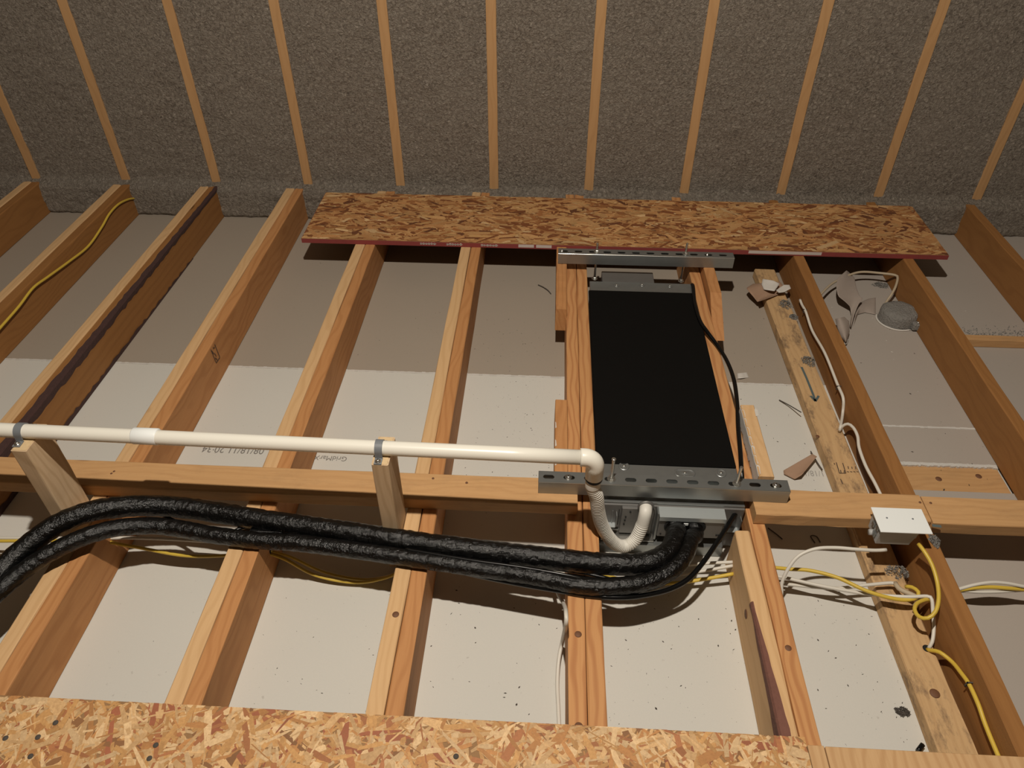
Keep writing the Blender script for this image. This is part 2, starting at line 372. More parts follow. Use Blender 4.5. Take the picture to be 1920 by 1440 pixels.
# stamp on joist Z side
def sidemark(pxs, X, parent, name, mat, wd=.0016):
    b = MB()
    for (a, c) in pxs:
        A = PX(*a, X); C_ = PX(*c, X); A.x = C_.x = X+.0008; d = (C_-A); n = d.cross(Vector((1, 0, 0))).normalized()*wd
        b.add([A-n, A+n, C_+n, C_-n], [(0, 1, 2, 3)])
    return b.build(name, mat, parent)
sidemark([((402, 645), (412, 670)), ((412, 670), (405, 680)), ((405, 680), (395, 655)), ((399, 653), (402, 651)), ((397, 658), (401, 664)), ((402, 662), (405, 668)), ((403, 671), (407, 674))], -1.066, jn['Z'][0], 'lumber_stamp', M['inkdark'])

# ------------------------------------------------------------------ flat dirty board on the drywall by joist E
n0 = PZ(1797, 1412, .038); n1 = PZ(1434, 505, .038)
dirx = (n1-n0); near = n0-dirx*((n0.y-Y0)/dirx.y)
fb = lumber('flat_board', (near.x, Y0, .0192), (n1.x, n1.y, .0192), .080, .038, M['dirty'], None, 26, .004, .0012, 61)
tag(fb, 'dirty pale board lying flat on the drywall with lint clumps on it', 'board')
for px, py, r in ((1753, 1300, .011), (1533, 818, .006)): topknot(px, py, r, fb, .0386)
MB().lathe(tuple(PZ(1738, 1216, .0385)), [(.010, 0), (.009, .0007)], 16).build('drilled_hole', M['hole'], fb)
def flatmark(pxs, z, parent, name, mat, wd=.0012):
    b = MB()
    for (a, c) in pxs:
        A = PZ(*a, z); C_ = PZ(*c, z); d = (C_-A); n = d.cross(Vector((0, 0, 1))).normalized()*wd
        b.add([A-n, A+n, C_+n, C_-n], [(0, 1, 2, 3)])
    return b.build(name, mat, parent)
st = [((1568, 867), (1574, 887)), ((1580, 868), (1586, 887)), ((1574, 887), (1586, 887)), ((1576, 881), (1577, 886)), ((1583, 882), (1583, 886))]
st += [((1588+6*i, 884), (1592+6*i, 885)) for i in range(4)]+[((1590+7*i, 874+i % 2), (1591+7*i, 879)) for i in range(3)]+[((1576, 898), (1580, 907)), ((1564, 868), (1565, 871))]
flatmark(st, .0395, fb, 'lumber_stamp', M['inkdark'], .0011)['kind'] = 'stuff'
flatmark([((1503, 688), (1512, 708)), ((1512, 708), (1525, 740)), ((1525, 740), (1529, 752)), ((1520, 742), (1529, 752)), ((1535, 742), (1529, 752))], .0396, fb, 'arrow_mark', M['teal'], .0035)

# ------------------------------------------------------------------ braces
br1 = lumber('cross_brace', (-3.0, 1.2595, T+.019), (.097, 1.2595, T+.019), .087, .0378, M['brace'], None, 24, .003, .0008, 71, up=Vector((0, 0, 1)))
tag(br1, 'long pine brace laid flat across the joists left of the air handler', 'brace')
br2 = lumber('cross_brace', (.532, 1.2535, T+.019), (.950, 1.2535, T+.019), .084, .0378, M['brace'], None, 8, .003, .001, 72); tag(br2, 'short pine brace between the air handler and the white junction box', 'brace')
br3 = lumber('cross_brace', (.953, 1.2485, T+.019), (3.0, 1.2485, T+.019), .086, .0378, M['brace'], None, 16, .003, .0008, 73); tag(br3, 'pine brace right of the white junction box running off the photo edge', 'brace')
for px, py in ((214, 884), (209, 888), (812, 897), (875, 905), (1745, 943), (1725, 942)): 
    topknot(px, py, .0035, br3 if px > 1700 else br1, T+.0382)
lab(flatmark([((1748, 985), (1765, 987))], T+.0386, br3, 'teal_paint', M['teal'], .004), 'teal paint smear at the brace end')

# ------------------------------------------------------------------ OSB and plywood decking
def flake_layer(parent, x0, x1, y0, y1, z, n, seed, pal, L=(.02, .085), W=(.006, .03), horiz=False):
    r = random.Random(seed); v = []; f = []; cols = []
    for i in range(n):
        ln = r.uniform(*L)*(.6+.6*r.random()); wd = r.uniform(*W)*(.5+.7*r.random())
        a = r.gauss(0, .45) if horiz else r.uniform(0, math.pi)
        cx, cy = r.uniform(x0, x1), r.uniform(y0, y1); ca, sa = math.cos(a), math.sin(a)
        k = r.random(); zz = z+.0002+.0011*k; tilt = r.uniform(-.0006, .0006)
        sh = [(-.5, -.5*r.uniform(.3, 1)), (r.uniform(-.2, .2), -.5*r.uniform(.7, 1.1)), (.5, -.5*r.uniform(.3, 1)), (.5*r.uniform(.8, 1.1), .5*r.uniform(.2, 1)), (r.uniform(-.2, .2), .5*r.uniform(.7, 1.1)), (-.5*r.uniform(.8, 1.1), .5*r.uniform(.2, 1))]
        b = len(v); ok = True; pts = []
        for (u, t_) in sh:
            X = cx+ca*u*ln-sa*t_*wd; Y = cy+sa*u*ln+ca*t_*wd
            pts.append((min(max(X, x0), x1), min(max(Y, y0), y1), zz+tilt*u))
        v += pts; f.append(tuple(range(b, b+6)))
        c = pal[r.choices(range(len(pal)), [q[3] for q in pal])[0]]; m = r.uniform(.78, 1.12); cols += [(c[0]*m, c[1]*m, c[2]*m, 1)]*6
    me = bpy.data.meshes.new('flake_layer'); me.from_pydata(v, [], f)
    at = me.color_attributes.new('Col', 'FLOAT_COLOR', 'POINT'); at.data.foreach_set('color', [c for q in cols for c in q]); me.update()
    o = link('flake_layer', me, M['flake'], parent); o['kind'] = 'stuff'; return o
PN = [(.66, .42, .20, 5), (.72, .50, .27, 4), (.58, .32, .12, 4), (.50, .24, .085, 3), (.42, .17, .07, 1.6), (.36, .12, .06, .8), (.25, .12, .05, .5)]
PF = [(.56, .315, .13, 5), (.50, .25, .095, 5), (.52, .30, .12, 2.5), (.33, .135, .045, 4), (.20, .065, .022, 2.6), (.13, .045, .02, 1.2), (.66, .44, .22, 1)]
t = thing('osb_sheet', 'pale OSB sheet across the bottom of the photo', 'board', (-.5, .05, T))
MB().box(-1.91, .527, -.54, .683, T, T+.0111, .001).build('core', M['osb'], t)
flake_layer(t, -1.25, .527, .25, .6825, T+.0111, 8500, 11, PN, L=(.018, .085), W=(.003, .02))
flake_layer(t, -1.91, .527, -.54, .26, T+.0111, 5000, 12, PN, L=(.04, .1), W=(.015, .04))
for px, py in ((71, 1382), (57, 1418), (104, 1355), (292, 1397), (10, 1384), (280, 1422), (855, 1418)):
    p = PZ(px, py, T+.0125); MB().lathe((p.x, p.y, T+.0122), [(.0055, 0), (.005, .0009)], 12).build('dark_knot', M['crumb'], t)
pl1 = MB().box(.529, .560, .02, .668, T, T+.0115, .001).build('plywood_strip', M['ply']); tag(pl1, 'narrow plywood strip beside the OSB sheet at the bottom', 'board')
pl2 = MB().box(.562, 1.78, -.54, .667, T, T+.0115, .001).build('plywood_sheet', M['ply']); tag(pl2, 'plain plywood sheet in the bottom right corner', 'board')
t = thing('osb_board', 'long narrow OSB board with red painted edge against the insulated wall', 'board', (.28, 2.7, T))
xa, xb, ya, yb = -.948, 1.497, 2.513, 2.905
MB().box(xa, xb, ya, yb, T+.0003, T+.0178, .0008).build('core', M['osb'], t)
flake_layer(t, xa, xb, ya+.001, yb, T+.0178, 6500, 21, PF, L=(.03, .12), W=(.008, .026), horiz=True)
MB().box(xa-.0004, xb+.0004, ya-.0012, ya, T+.0002, T+.0178).build('painted_edge', M['redpaint'], t)
MB().box(xa-.0012, xa, ya, yb, T+.0002, T+.0178).build('painted_edge', M['redpaint'], t)
for (u0, u1, blocky) in ((789, 819, 1), (838, 868, 1), (902, 934, 1), (972, 1001, 0), (1005, 1034, 0), (1404, 1542, 0)):
    a = PY(u0, 470, ya).x; c = PY(u1, 470, ya).x; b = MB(); r = random.Random(int(u0))
    if blocky:
        n = 6
        for i in range(n):
            x = a+(c-a)*i/n; w_ = (c-a)/n
            b.box(x, x+w_*r.uniform(.55, .8), ya-.0018, ya-.0010, T+.006+r.uniform(0, .001), T+.0155-r.uniform(0, .003))
            b.box(x, x+w_, ya-.0018, ya-.0010, T+.0095, T+.0115)
    else: b.box(a, c, ya-.0018, ya-.0010, T+.0055, T+.0175)
    b.build('white_stencil', M['whitepaint'], t)

# ------------------------------------------------------------------ support blocks beside the unit
def block(name, label, x0, x1, y0, y1, z0, z1, mat, rough_top=0, seed=0, slant=0):
    t = thing(name, label, 'wood block', ((x0+x1)/2, (y0+y1)/2, z0), 'support blocks')
    r = random.Random(seed); n = 12; v = []; f = []
    for i in range(n+1):
        y = y0+(y1-y0)*i/n; dz = r.uniform(-rough_top, 0); c = .002
        zb = z0
        yt = y0+slant+(y1-y0-slant)*i/n
        v += [(x0, y, zb), (x1, y, zb), (x1, yt, z1+dz-c), (x1-c, yt, z1+dz), (x0+c, yt, z1+r.uniform(-rough_top, 0)), (x0, yt, z1+dz-c)]
    for i in range(n):
        for k in range(6): f.append((i*6+k, i*6+(k+1) % 6, (i+1)*6+(k+1) % 6, (i+1)*6+k))
    f += [tuple(range(6))[::-1], tuple(n*6+k for k in range(6))]
    MB().add(v, f).build('body', mat, t, fix=True); return t
bUL = block('support_block', 'rough wood block under the left end of the far strut channel', .036, .0735, 2.062, 2.47, .089, .1778, M['orange_y'], .003, 1)
bLL = block('support_block', 'chipped wood block left of the joist behind the white elbow', .0385, .0735, 1.305, 1.607, .089, .1776, M['orange_y'], .001, 2)
bUR = block('support_block', 'chamfered wood block under the right end of the far strut channel', .5645, .603, 2.03, 2.44, .09, .1778, M['orange_y'], .001, 3, slant=.16)
bLR = block('support_block', 'paint-chipped wood block behind the right end of the near strut channel', .565, .603, 1.338, 1.612, .09, .1778, M['pale_y'], .0012, 4)
b = MB(); r = random.Random(7); v = []
for i in range(53):
    y = 1.342+.0051*i; q = .5+.5*mnoise.noise((i*.23, 2.1, 0)); lo = .150-.03*q+r.uniform(-.005, .005); hi = .168+.009*q
    v += [(.5640, y, lo), (.5640, y, hi), (.5665+.007*q*(i % 7 != 0), y, .1784 if q > .45 else .1779)]
b.add(v, [f_ for i in range(52) for f_ in ((i*3, i*3+1, i*3+4, i*3+3), (i*3+1, i*3+2, i*3+5, i*3+4))])
lab(b.build('paint_residue', M['gyp'], bLR), 'white dried paint along the edge')
p = PZ(1416, 767, .178); MB().prism([(p.x-.004, p.y-.03), (p.x+.004, p.y-.028), (p.x+.006, p.y-.005), (p.x+.001, p.y+.004), (p.x-.003, p.y-.004)], .1778, .1786).build('paint_residue', M['paperwhite'], bLR)
for a, c in ((1.43, .004), (1.5, .003), (1.36, .0045)):
    MB().prism([(.0395, a-.012), (.0395+c, a-.009), (.0395+c*.6, a+.01), (.0395, a+.014)], .1772, .1782).build('paint_residue', M['paperwhite'], bLL)

# ------------------------------------------------------------------ strut channels
def strut(label, x0, x1, y0, z0, slots, pitch, first, yaw=0.0):
    t = thing('strut_channel', label, 'strut channel', ((x0+x1)/2, y0+.019, z0), 'strut channels')
    W, H, th = .038, .041, .0025; b = MB(); L = x1-x0
    zt = z0+H; N = 20
    def stadium(cx, cy, z, hl=.014, hw=.0066):
        pts = []
        for k in range(N):
            a = 2*math.pi*(k+.5)/N; ca, sa = math.cos(a), math.sin(a)
            pts.append((cx+(hl-hw)*(1 if ca > 0 else -1)+hw*ca, cy+hw*sa, z))
        return pts
    def rect(xa, xc, cy, z):
        pts = []; hx = (xc-xa)/2; cx = (xa+xc)/2; hy = W/2
        for k in range(N):
            a = 2*math.pi*(k+.5)/N; ca, sa = math.cos(a), math.sin(a); s_ = 1/max(abs(ca), abs(sa))
            pts.append((cx+hx*max(-1, min(1, ca*s_)), cy+hy*max(-1, min(1, sa*s_)), z))
        # snap nearest to corners
        for sx in (-1, 1):
            for sy in (-1, 1):
                k = min(range(N), key=lambda q: (pts[q][0]-cx-sx*hx)**2+(pts[q][1]-cy-sy*hy)**2); pts[k] = (cx+sx*hx, cy+sy*hy, z)
        return pts
    cy = y0+W/2; cells = []; xs = [first+pitch*i for i in range(slots)]
    edges = [x0]+[(xs[i]+xs[i+1])/2 for i in range(slots-1)]+[x1]
    for i, cx in enumerate(xs):
        for z, flip in ((zt, 0), (zt-th, 1)):
            A = rect(edges[i], edges[i+1], cy, z); B = stadium(cx, cy, z)
            f = [(k, (k+1) % N, N+(k+1) % N, N+k) for k in range(N)]
            b.add(A+B, [q[::-1] for q in f] if flip else f)
        B0 = stadium(cx, cy, zt); B1 = stadium(cx, cy, zt-th)
        b.add(B0+B1, [(k, (k+1) % N, N+(k+1) % N, N+k) for k in range(N)])
    body = b
    for ya, yb_ in ((y0, y0+th), (y0+W-th, y0+W)): body.box(x0, x1, ya, yb_, z0, zt-.0001)
    body.box(x0, x1, y0+th, y0+th+.008, z0, z0+th); body.box(x0, x1, y0+W-th-.008, y0+W-th, z0, z0+th)
    for xx in (x0, x1): body.box(xx-.0002, xx+.0002, y0, y0+W, zt-th, zt)
    body.build('channel', M['galv'], t)
    MB().box(x0, x1, y0-.0006, y0+.0022, zt-.0014, zt+.0004, .0006).build('rolled_edge', M['zinc'], t)
    t.rotation_euler.z = yaw; return t, xs
def screw(c, parent, r=.009):
    s_ = MB().lathe(c, [(r, 0), (r, .0012), (r*.95, .0022), (r*.62, .0026), (r*.6, .005), (r*.45, .0062)], 18).build('washer_screw', M['zinc'], parent)
    MB().lathe((c[0], c[1], c[2]+.0061), [(r*.25, 0), (r*.2, .0004)], 8).build('socket', M['hole'], s_); return s_
s1, xs1 = strut('near slotted steel strut channel over the pipe end of the air handler', -.002, .614, 1.2505, T+.0382, 12, .0508, .0235)
s2, xs2 = strut('far slotted steel strut channel by the OSB board', .041, .667, 2.348, T+.0382, 12, .0515, .062)
Z1T = T+.0382+.041
screw((xs1[1]-.002, 1.2695, Z1T), s1); screw((xs1[11], 1.2695, Z1T), s1)
screw((xs2[0]-.008, 2.367, Z1T), s2, .006); screw((xs2[10]-.004, 2.367, Z1T), s2, .006)

def rod(label, x, y, z0, z1, nuts, r=.0042, top=None):
    t = thing('threaded_rod', label, 'threaded rod', (x, y, z0), 'hanger rods')
    pts = []; n = int((z1-z0)/.0011); rr_ = []
    for i in range(n+1): pts.append((x, y, z0+(z1-z0)*i/n)); rr_.append(r*(1 if i % 2 else .9))
    MB().tube(pts, rr_, 10).build('rod', M['zinc'], t)
    for z in nuts:
        MB().lathe((x, y, z), [(.0105, 0), (.0105, .0014)], 16, smooth=False).build('washer', M['zinc'], t)
        MB().lathe((x, y, z+.0014), [(.0074, 0), (.008, .001), (.008, .0062), (.0072, .007)], 6, smooth=False).build('hex_nut', M['zinc'], t)
    if top: MB().lathe((x, y, z1-.002), [(.0045, 0), (.0055, .0015), (.0055, .003), (.004, .004)], 14).build('rod_end', M['zinc'], t)
    return t
zt1 = PY(1153, 861, 1.2695).z; zt2 = PY(1398, 876, 1.2695).z
rod('bright threaded rod beside the white elbow on the near channel', xs1[3]+.003, 1.2695, .082, zt1, (Z1T+.0003, .094), top=True)
rod('threaded rod at the right end of the near channel beside the black cable', xs1[9]+.006, 1.2695, .082, zt2, (Z1T+.0003, .094))
rod('left threaded rod through the far channel', PZ(1119, 473, Z1T).x, 2.367, .1, PY(1121, 456, 2.367).z, (Z1T+.0003, .105))
rod('right threaded rod through the far channel', PZ(1285, 475, Z1T).x, 2.367, .1, PY(1286, 456, 2.367).z, (Z1T+.0003, .105))

# ------------------------------------------------------------------ air handler
ah = thing('air_handler', 'slim ducted air handler with black insulated top hung between joists', 'air handler', (.333, 1.75, 0))
UX0, UX1, UY0, UY1 = .1565, .5175, 1.246, 2.262; UZ = .152
MB().box(UX0, UX1, UY0, UY1, .003, UZ, .002).build('casing', M['galvdull'], ah)
yn = PZ(1250, 871, .163).y; yf = PZ(1204, 546, .163).y
MB().box(.1495, .5165, yn, yf, UZ, .163, .003).build('insulation_pad', M['foam'], ah)
fl1 = MB().box(.1545, .5165, yf+.0005, yf+.062, UZ, .159, .0015).build('end_flange', M['galv'], ah)
fl2 = MB().box(.1545, .5165, UY0+.004, yn-.0005, UZ, .159, .0015).build('end_flange', M['galv'], ah)
def dimple(x, y, z, r, parent, ax=1.0, screw_=True):
    n = 20; v = []; prof = [(1, .0006), (.86, .0022), (.7, .0006), (.45, .0004), (.3, .0014), (0.02, .0018)]
    for rr_, h in prof:
        for k in range(n):
            a = 2*math.pi*k/n; ex = (ax-1)*r*(1 if math.cos(a) > 0 else -1)*(1 if rr_ > .5 else rr_)
            v.append((x+rr_*r*math.cos(a)+ex, y+rr_*r*math.sin(a), z+h))
    f = [(i*n+k, i*n+(k+1) % n, (i+1)*n+(k+1) % n, (i+1)*n+k) for i in range(len(prof)-1) for k in range(n)]
    MB().add(v, f, True).build('pressed_dimple', M['galv'], parent)
    if screw_: MB().lathe((x, y, z+.001), [(.0036, 0), (.0036, .0016), (.002, .0024)], 10).build('screw', M['zinc'], parent)
for px, py in ((1156, 535), (1204, 534), (1256, 536)): p = PZ(px, py, .159); dimple(p.x, p.y, .159, .0105, fl1)
for px, py, ax in ((1170, 874, 1), (1284, 887, 1.9), (1352, 887, 1)): p = PZ(px, py, .159); dimple(p.x, p.y, .159, .0145, fl2, ax)
# outlet end hardware seen under the far channel
a = PZ(1128, 508, .12); c = PZ(1226, 523, .12); MB().box(a.x, c.x, UY1-.004, a.y, .03, .12, .002).build('duct_collar', M['galvdull'], ah)
# connection end
E_Y = UY0
base = MB().box(.158, .478, 1.2125, E_Y+.01, .0015, .038, .0015).build('base_pan', M['galv'], ah)
MB().box(.163, .300, 1.2195, E_Y, .040, .046, .001).build('ledge_strip', M['zinc'], ah)
drn = MB().box(.2105, .292, 1.2365, E_Y, .052, .150, .0015).build('drain_panel', M['galvdull'], ah)
for px, py in ((1183, 932), (1181, 944)): pass
for x, z in ((.232, .138), (.274, .135), (.222, .118), (.221, .105), (.220, .09)):
    MB().lathe((x, 1.2345, z), [(.0024, 0), (.0018, .0022)][::-1], 10, 'y').build('screw_hole', M['hole'], drn)
MB().box(.203, .2045, 1.2355, 1.2375, .085, .145).build('slot', M['hole'], ah)
MB().box(.1885, .190, 1.2425, E_Y, .06, .13).build('seam', M['galv'], ah); MB().box(.1885, .215, 1.2425, E_Y, .058, .0598).build('seam', M['galv'], ah)
for x0, x1 in ((.159, .200), (.468, .512)):
    br = MB().box(x0, x1, 1.2305, 1.2835, .079, .0815).build('hanger_bracket', M['galvbright'], ah)
    MB().box(x0, x0+.0022, 1.2305, E_Y, .079, .125).build('bracket_cheek', M['galv'], br); MB().box(x1-.0022, x1, 1.2305, E_Y, .079, .125).build('bracket_cheek', M['galv'], br)
pb = MB().box(.304, .4635, 1.2165, E_Y, .070, .148, .0015).build('pipe_box', M['galvdull'], ah)
cv = MB(); cv.box(.302, .4655, 1.2125, 1.2495, .1485, .1505); cv.box(.302, .4655, 1.2125, 1.2143, .136, .1485); cv.build('pipe_box_cover', M['galvbright'], ah)
b = MB(); 
for cx, cz in ((.346, .112), (.3925, .112)):
    b.lathe((cx, 1.2135, cz), [(.0275, .0035), (.029, .002), (.026, 0)][::-1], 22, 'y')
b.box(.346, .3925, 1.2138, 1.217, .088, .136)
lab(b.build('pipe_opening', M['hole'], ah), 'black foam-lined opening for the lines')
MB().box(.298, .303, 1.222, E_Y, .05, .15).build('divider_flange', M['galv'], ah)
MB().box(.466, .512, 1.236, E_Y, .02, .07, .001).build('lower_plate', M['galvdull'], ah)
for x, z in ((.312, .082), (.452, .085), (.457, .085)): MB().lathe((x, 1.2147, z), [(.0024, 0), (.0018, .0018)][::-1], 10, 'y').build('screw_hole', M['hole'], pb)
MB().box(.363, .3745, 1.2105, 1.2122, .124, .131).build('label_tag', M['coverwhite'], ah)

# ------------------------------------------------------------------ refrigerant lines (tape-wrapped)
def wrapped(name, label, pts, r, seed, cat='insulated pipe', group=None, jag=.06):
    S = spline(pts, .0024); ss = [0]
    for i in range(1, len(S)): ss.append(ss[-1]+(S[i]-S[i-1]).length)
    def rad(i, a):
        s_ = ss[i]; ph = (s_/.032+a/(2*math.pi)) % 1.0
        return r*(1+.028*(ph-.5)+jag*mnoise.noise((s_*70, math.cos(a)*2.4+seed, math.sin(a)*2.4))+.03*mnoise.noise((s_*14, seed, a)))
    o = MB().tube(S, rad, 32).build(name, M['black'])
    tag(o, label, cat, group); return o
r1, r2 = .0255, .0205
l1 = [Vector((.346, 1.2185, .112)), Vector((.346, 1.195, .115)), PZ(1268, 1003, .145), PZ(1258, 1030, .160), PZ(1232, 1049, T+r1), PZ(1190, 1058, T+r1)]
def lift(px): return .045*math.exp(-((px-150)/130.0)**2)
l1 += [PZ(px, py, T+r1+.001+lift(px)) for px, py in ((1130, 1057), (1060, 1050), (960, 1039), (833, 1024), (667, 1000), (500, 976), (420, 963), (333, 951), (265, 948), (200, 953), (150, 965), (100, 988), (50, 1025), (5, 1066), (-45, 1125), (-90, 1195))]
hs1 = wrapped('refrigerant_line', 'thicker black tape-wrapped line, upper of the two crossing the joists', l1, r1, 1.7, group='tape-wrapped lines')
l2 = [Vector((.3925, 1.2185, .112)), Vector((.3925, 1.192, .112)), PZ(1295, 1010, .145), PZ(1287, 1035, .158), PZ(1268, 1062, T+r2+.002), PZ(1235, 1083, T+r2)]
l2 += [PZ(px, py, T+r2+.001+.7*lift(px)) for px, py in ((1190, 1096), (1130, 1100), (1080, 1096), (1000, 1081), (900, 1066), (800, 1051), (667, 1032), (560, 1018), (480, 1013), (400, 1003), (330, 990), (280, 986), (220, 990), (160, 1006), (100, 1034), (50, 1066), (10, 1098), (-50, 1155), (-100, 1225))]
hs2 = wrapped('refrigerant_line', 'thinner black tape-wrapped line, lower of the two crossing the joists', l2, r2, 9.2, group='tape-wrapped lines')
# corrugated black conduit between the lines
def ribbed(name, label, pts, r, pitch, amp, mat, cat, step=None, n=14, group=None):
    S = spline(pts, step or pitch/4); ss = [0]
    for i in range(1, len(S)): ss.append(ss[-1]+(S[i]-S[i-1]).length)
    o = MB().tube(S, [r*(1+amp*math.sin(2*math.pi*q/pitch)) for q in ss], n).build(name, mat)
    return tag(o, label, cat, group)
ribbed('corrugated_conduit', 'shiny black corrugated conduit lying between the two wrapped lines', [PZ(px, py, T+.012+d) for px, py, d in ((470, 998, 0), (560, 1003, .0), (667, 1017, .0), (760, 1032, .001), (850, 1046, .002), (930, 1060, .008), (1000, 1074, .016), (1060, 1086, .022), (1100, 1094, .018), (1130, 1099, .008))], .0095, .004, .09, M['cableblk'], 'conduit')
def cable(name, label, pts, r, mat, cat='cable', group=None, n=10, flat=1.0, step=.008):
    S = spline(pts, step)
    o = MB().tube(S, r, n).build(name, mat)
    return tag(o, label, cat, group)
cable('control_cable', 'thin black cable lying on top between the wrapped lines', [PZ(px, py, T+.008+d) for px, py, d in ((285, 955, .0), (300, 964, .0), (335, 980, -.01), (362, 1000, -.02), (395, 1014, -.02), (430, 1000, -.002), (470, 988, .0), (560, 998, .004), (680, 1020, .006), (800, 1036, .006), (900, 1050, .004), (1000, 1062, .002), (1080, 1072, .004), (1120, 1080, .006), (1160, 1090, .010))], .0045, M['cableblk'], group='thin black cables')
cable('control_cable', 'second thin black cable hugging the thinner wrapped line', [PZ(px, py, T+.04) for px, py in ((760, 1030), (880, 1050), (980, 1064), (1060, 1078))]+[PZ(1110, 1089, T+.032), PZ(1150, 1096, T+.018)], .004, M['cableblk'], group='thin black cables')
cc = [Vector((.512, 2.28, .13)), PZ(1299, 535, .165), PZ(1303, 570, .168), PZ(1313, 602, .168), PZ(1326, 622, .165), PZ(1345, 648, .15), PZ(1363, 677, .15), PZ(1376, 712, .15), PZ(1382, 755, .15), PZ(1384, 800, .15), PZ(1388, 845, .152), PZ(1390, 878, .15), PZ(1391, 905, .135), PZ(1384, 950, .13), PZ(1368, 980, .135), PZ(1345, 1016, .14), PZ(1318, 1055, .14), PZ(1290, 1086, .135), PZ(1255, 1105, .132), PZ(1215, 1115, .138), PZ(1170, 1120, .146), PZ(1110, 1117, .1468), PZ(1040, 1106, .1468), PZ(970, 1094, .1468), PZ(900, 1080, .150), PZ(840, 1066, .158)]
cable('control_cable', 'black cable looping down the right side of the air handler', cc, .0062, M['cableblk'])

# ------------------------------------------------------------------ PVC drain
ZP = .405+.0167
def pp(x, y): return PZ(x, y, ZP)
PA, PB = pp(-60, 803.3), pp(1088, 857.5)
dp = thing('drain_pipe', 'white PVC drain pipe with coupling and elbow strapped to two posts', 'pipe', (PA.x, PA.y, ZP))
PA = PA+(PA-PB).normalized()*.6
MB().tube([PA.lerp(PB, i/12) for i in range(13)], .0167, 24).build('pipe', M['pvc'], dp)
ca, cb = pp(250, 817), pp(298, 819)
MB().tube([ca, ca.lerp(cb, .03), ca.lerp(cb, .05), ca.lerp(cb, .95), cb.lerp(ca, .03), cb], [.0168, .0185, .0192, .0192, .0186, .0168], 24).build('coupling', M['coverwhite'], dp)
ex = PB.x+.034; eR = .024; pts = [PB, PB+Vector((.006, 0, 0))]
c0 = Vector((ex-eR, PB.y, ZP-eR))
for i in range(9): a = math.pi/2*(1-i/8); pts.append(c0+Vector((math.cos(a)*eR, 0, math.sin(a)*eR)))
zr = PY(1117, 897, PB.y).z
pts.append(Vector((ex, PB.y, zr+.006)))
MB().tube(pts, .0202, 24).build('elbow', M['pvc'], dp)
dh = thing('drain_hose', 'white corrugated drain hose looping from the elbow into the air handler', 'hose', (ex, PB.y, .05))
hp = [Vector((ex, PB.y, zr)), Vector((ex, PB.y, zr-.03))]
for px, py, k in ((1118, 930, .02), (1121, 955, .06), (1127, 980, .12), (1139, 1004, .2), (1156, 1021, .35), (1174, 1023, .5), (1192, 1010, .65), (1204, 985, .8), (1210, 962, .92)):
    hp.append(PY(px, py, PB.y+(1.222-PB.y)*k))
pe = PY(1211, 949, 1.236); hp.append(pe)
S = spline(hp, .0011); ss = [0]
for i in range(1, len(S)): ss.append(ss[-1]+(S[i]-S[i-1]).length)
def hr(i, a=None):
    s_ = ss[i]; d0 = s_; d1 = ss[-1]-s_
    k = min(1, max(0, (d0-.026)/.006))*min(1, max(0, (d1-.05)/.01))
    return .0158*(1+.065*k*math.sin(2*math.pi*s_/.0062))*(1.1 if d0 < .026 else 1)
MB().tube(S, [hr(i) for i in range(len(S))], 22).build('ribbed_tube', M['hose'], dh)
MB().lathe((ex, PB.y, zr-.004), [(.0185, 0), (.0198, .002), (.0198, .009), (.0185, .0105)], 24).build('rubber_ring', M['cableblk'], dh)
MB().lathe((pe.x, 1.2325, pe.z), [(.0205, .004), (.0205, 0), (.017, -.002)][::-1], 20, 'y').build('port_collar', M['galvdull'], dh)

# posts and straps
def post(label, x0, x1):
    z1 = .405; o = lumber('pipe_post', ((x0+x1)/2, 1.158, .035), ((x0+x1)/2, 1.158, z1), x1-x0, .089, M['post'], None, 8, .003, .0006, int(abs(x0)*100), up=Vector((0, 1, 0)))
    tag(o, label, 'post', 'pipe posts')
    MB().box(x0+.003, x1-.003, 1.1165, 1.1995, z1-.0004, z1+.0012, .0005).build('end_grain', M['endgrain'], o)
    return o
def strap(label, x, yc, zc):
    t = thing('pipe_strap', label, 'pipe strap', (x, yc, zc), 'pipe straps'); b = MB(); w_ = .0085; n = 18; R0, R1 = .0169, .0192; v = []
    prof = []
    for i in range(n+1):
        a = math.pi*i/n; prof.append((math.cos(a), math.sin(a)))
    path0 = [(yc+R0+.02, zc-.0155), (yc+R0+.001, zc-.0155)]+[(yc+R0*c, zc+R0*s_) for c, s_ in prof]+[(yc-R0-.001, zc-.0155), (yc-R0-.02, zc-.0155)]
    path1 = [(yc+R1+.018, zc-.0130), (yc+R1+.0006, zc-.0130)]+[(yc+R1*c, zc+R1*s_) for c, s_ in prof]+[(yc-R1-.0006, zc-.0130), (yc-R1-.018, zc-.0130)]
    m = len(path0)
    for X in (x-w_, x+w_):
        for q in (path0, path1): v += [(X, y, z) for y, z in q]
    f = []
    for i in range(m-1):
        f += [(m+i, m+i+1, 3*m+i+1, 3*m+i), (i, 2*m+i, 2*m+i+1, i+1), (i, i+1, m+i+1, m+i), (2*m+i, 3*m+i, 3*m+i+1, 2*m+i+1)]
    f += [(0, m, 3*m, 2*m), (m-1, 3*m-1, 4*m-1, 2*m-1)]
    MB().add(v, f).build('band', M['greyplastic'], t, fix=True)
    screw((x, yc-R1-.010, zc-.0129), t, .0068); screw((x, yc+R1+.010, zc-.0129), t, .0068)
post('pale wooden post holding the white pipe at the far left', -1.184, -1.1465); post('pale wooden post holding the white pipe, nearer the air handler', -.3695, -.3315)
for x, lbl in ((-1.1765, 'grey plastic strap on the far left post'), (-.355, 'grey plastic strap on the post nearer the air handler')):
    tt = (x-PA.x)/(PB.x-PA.x); q = PA.lerp(PB, tt); strap(lbl, x, q.y, ZP)

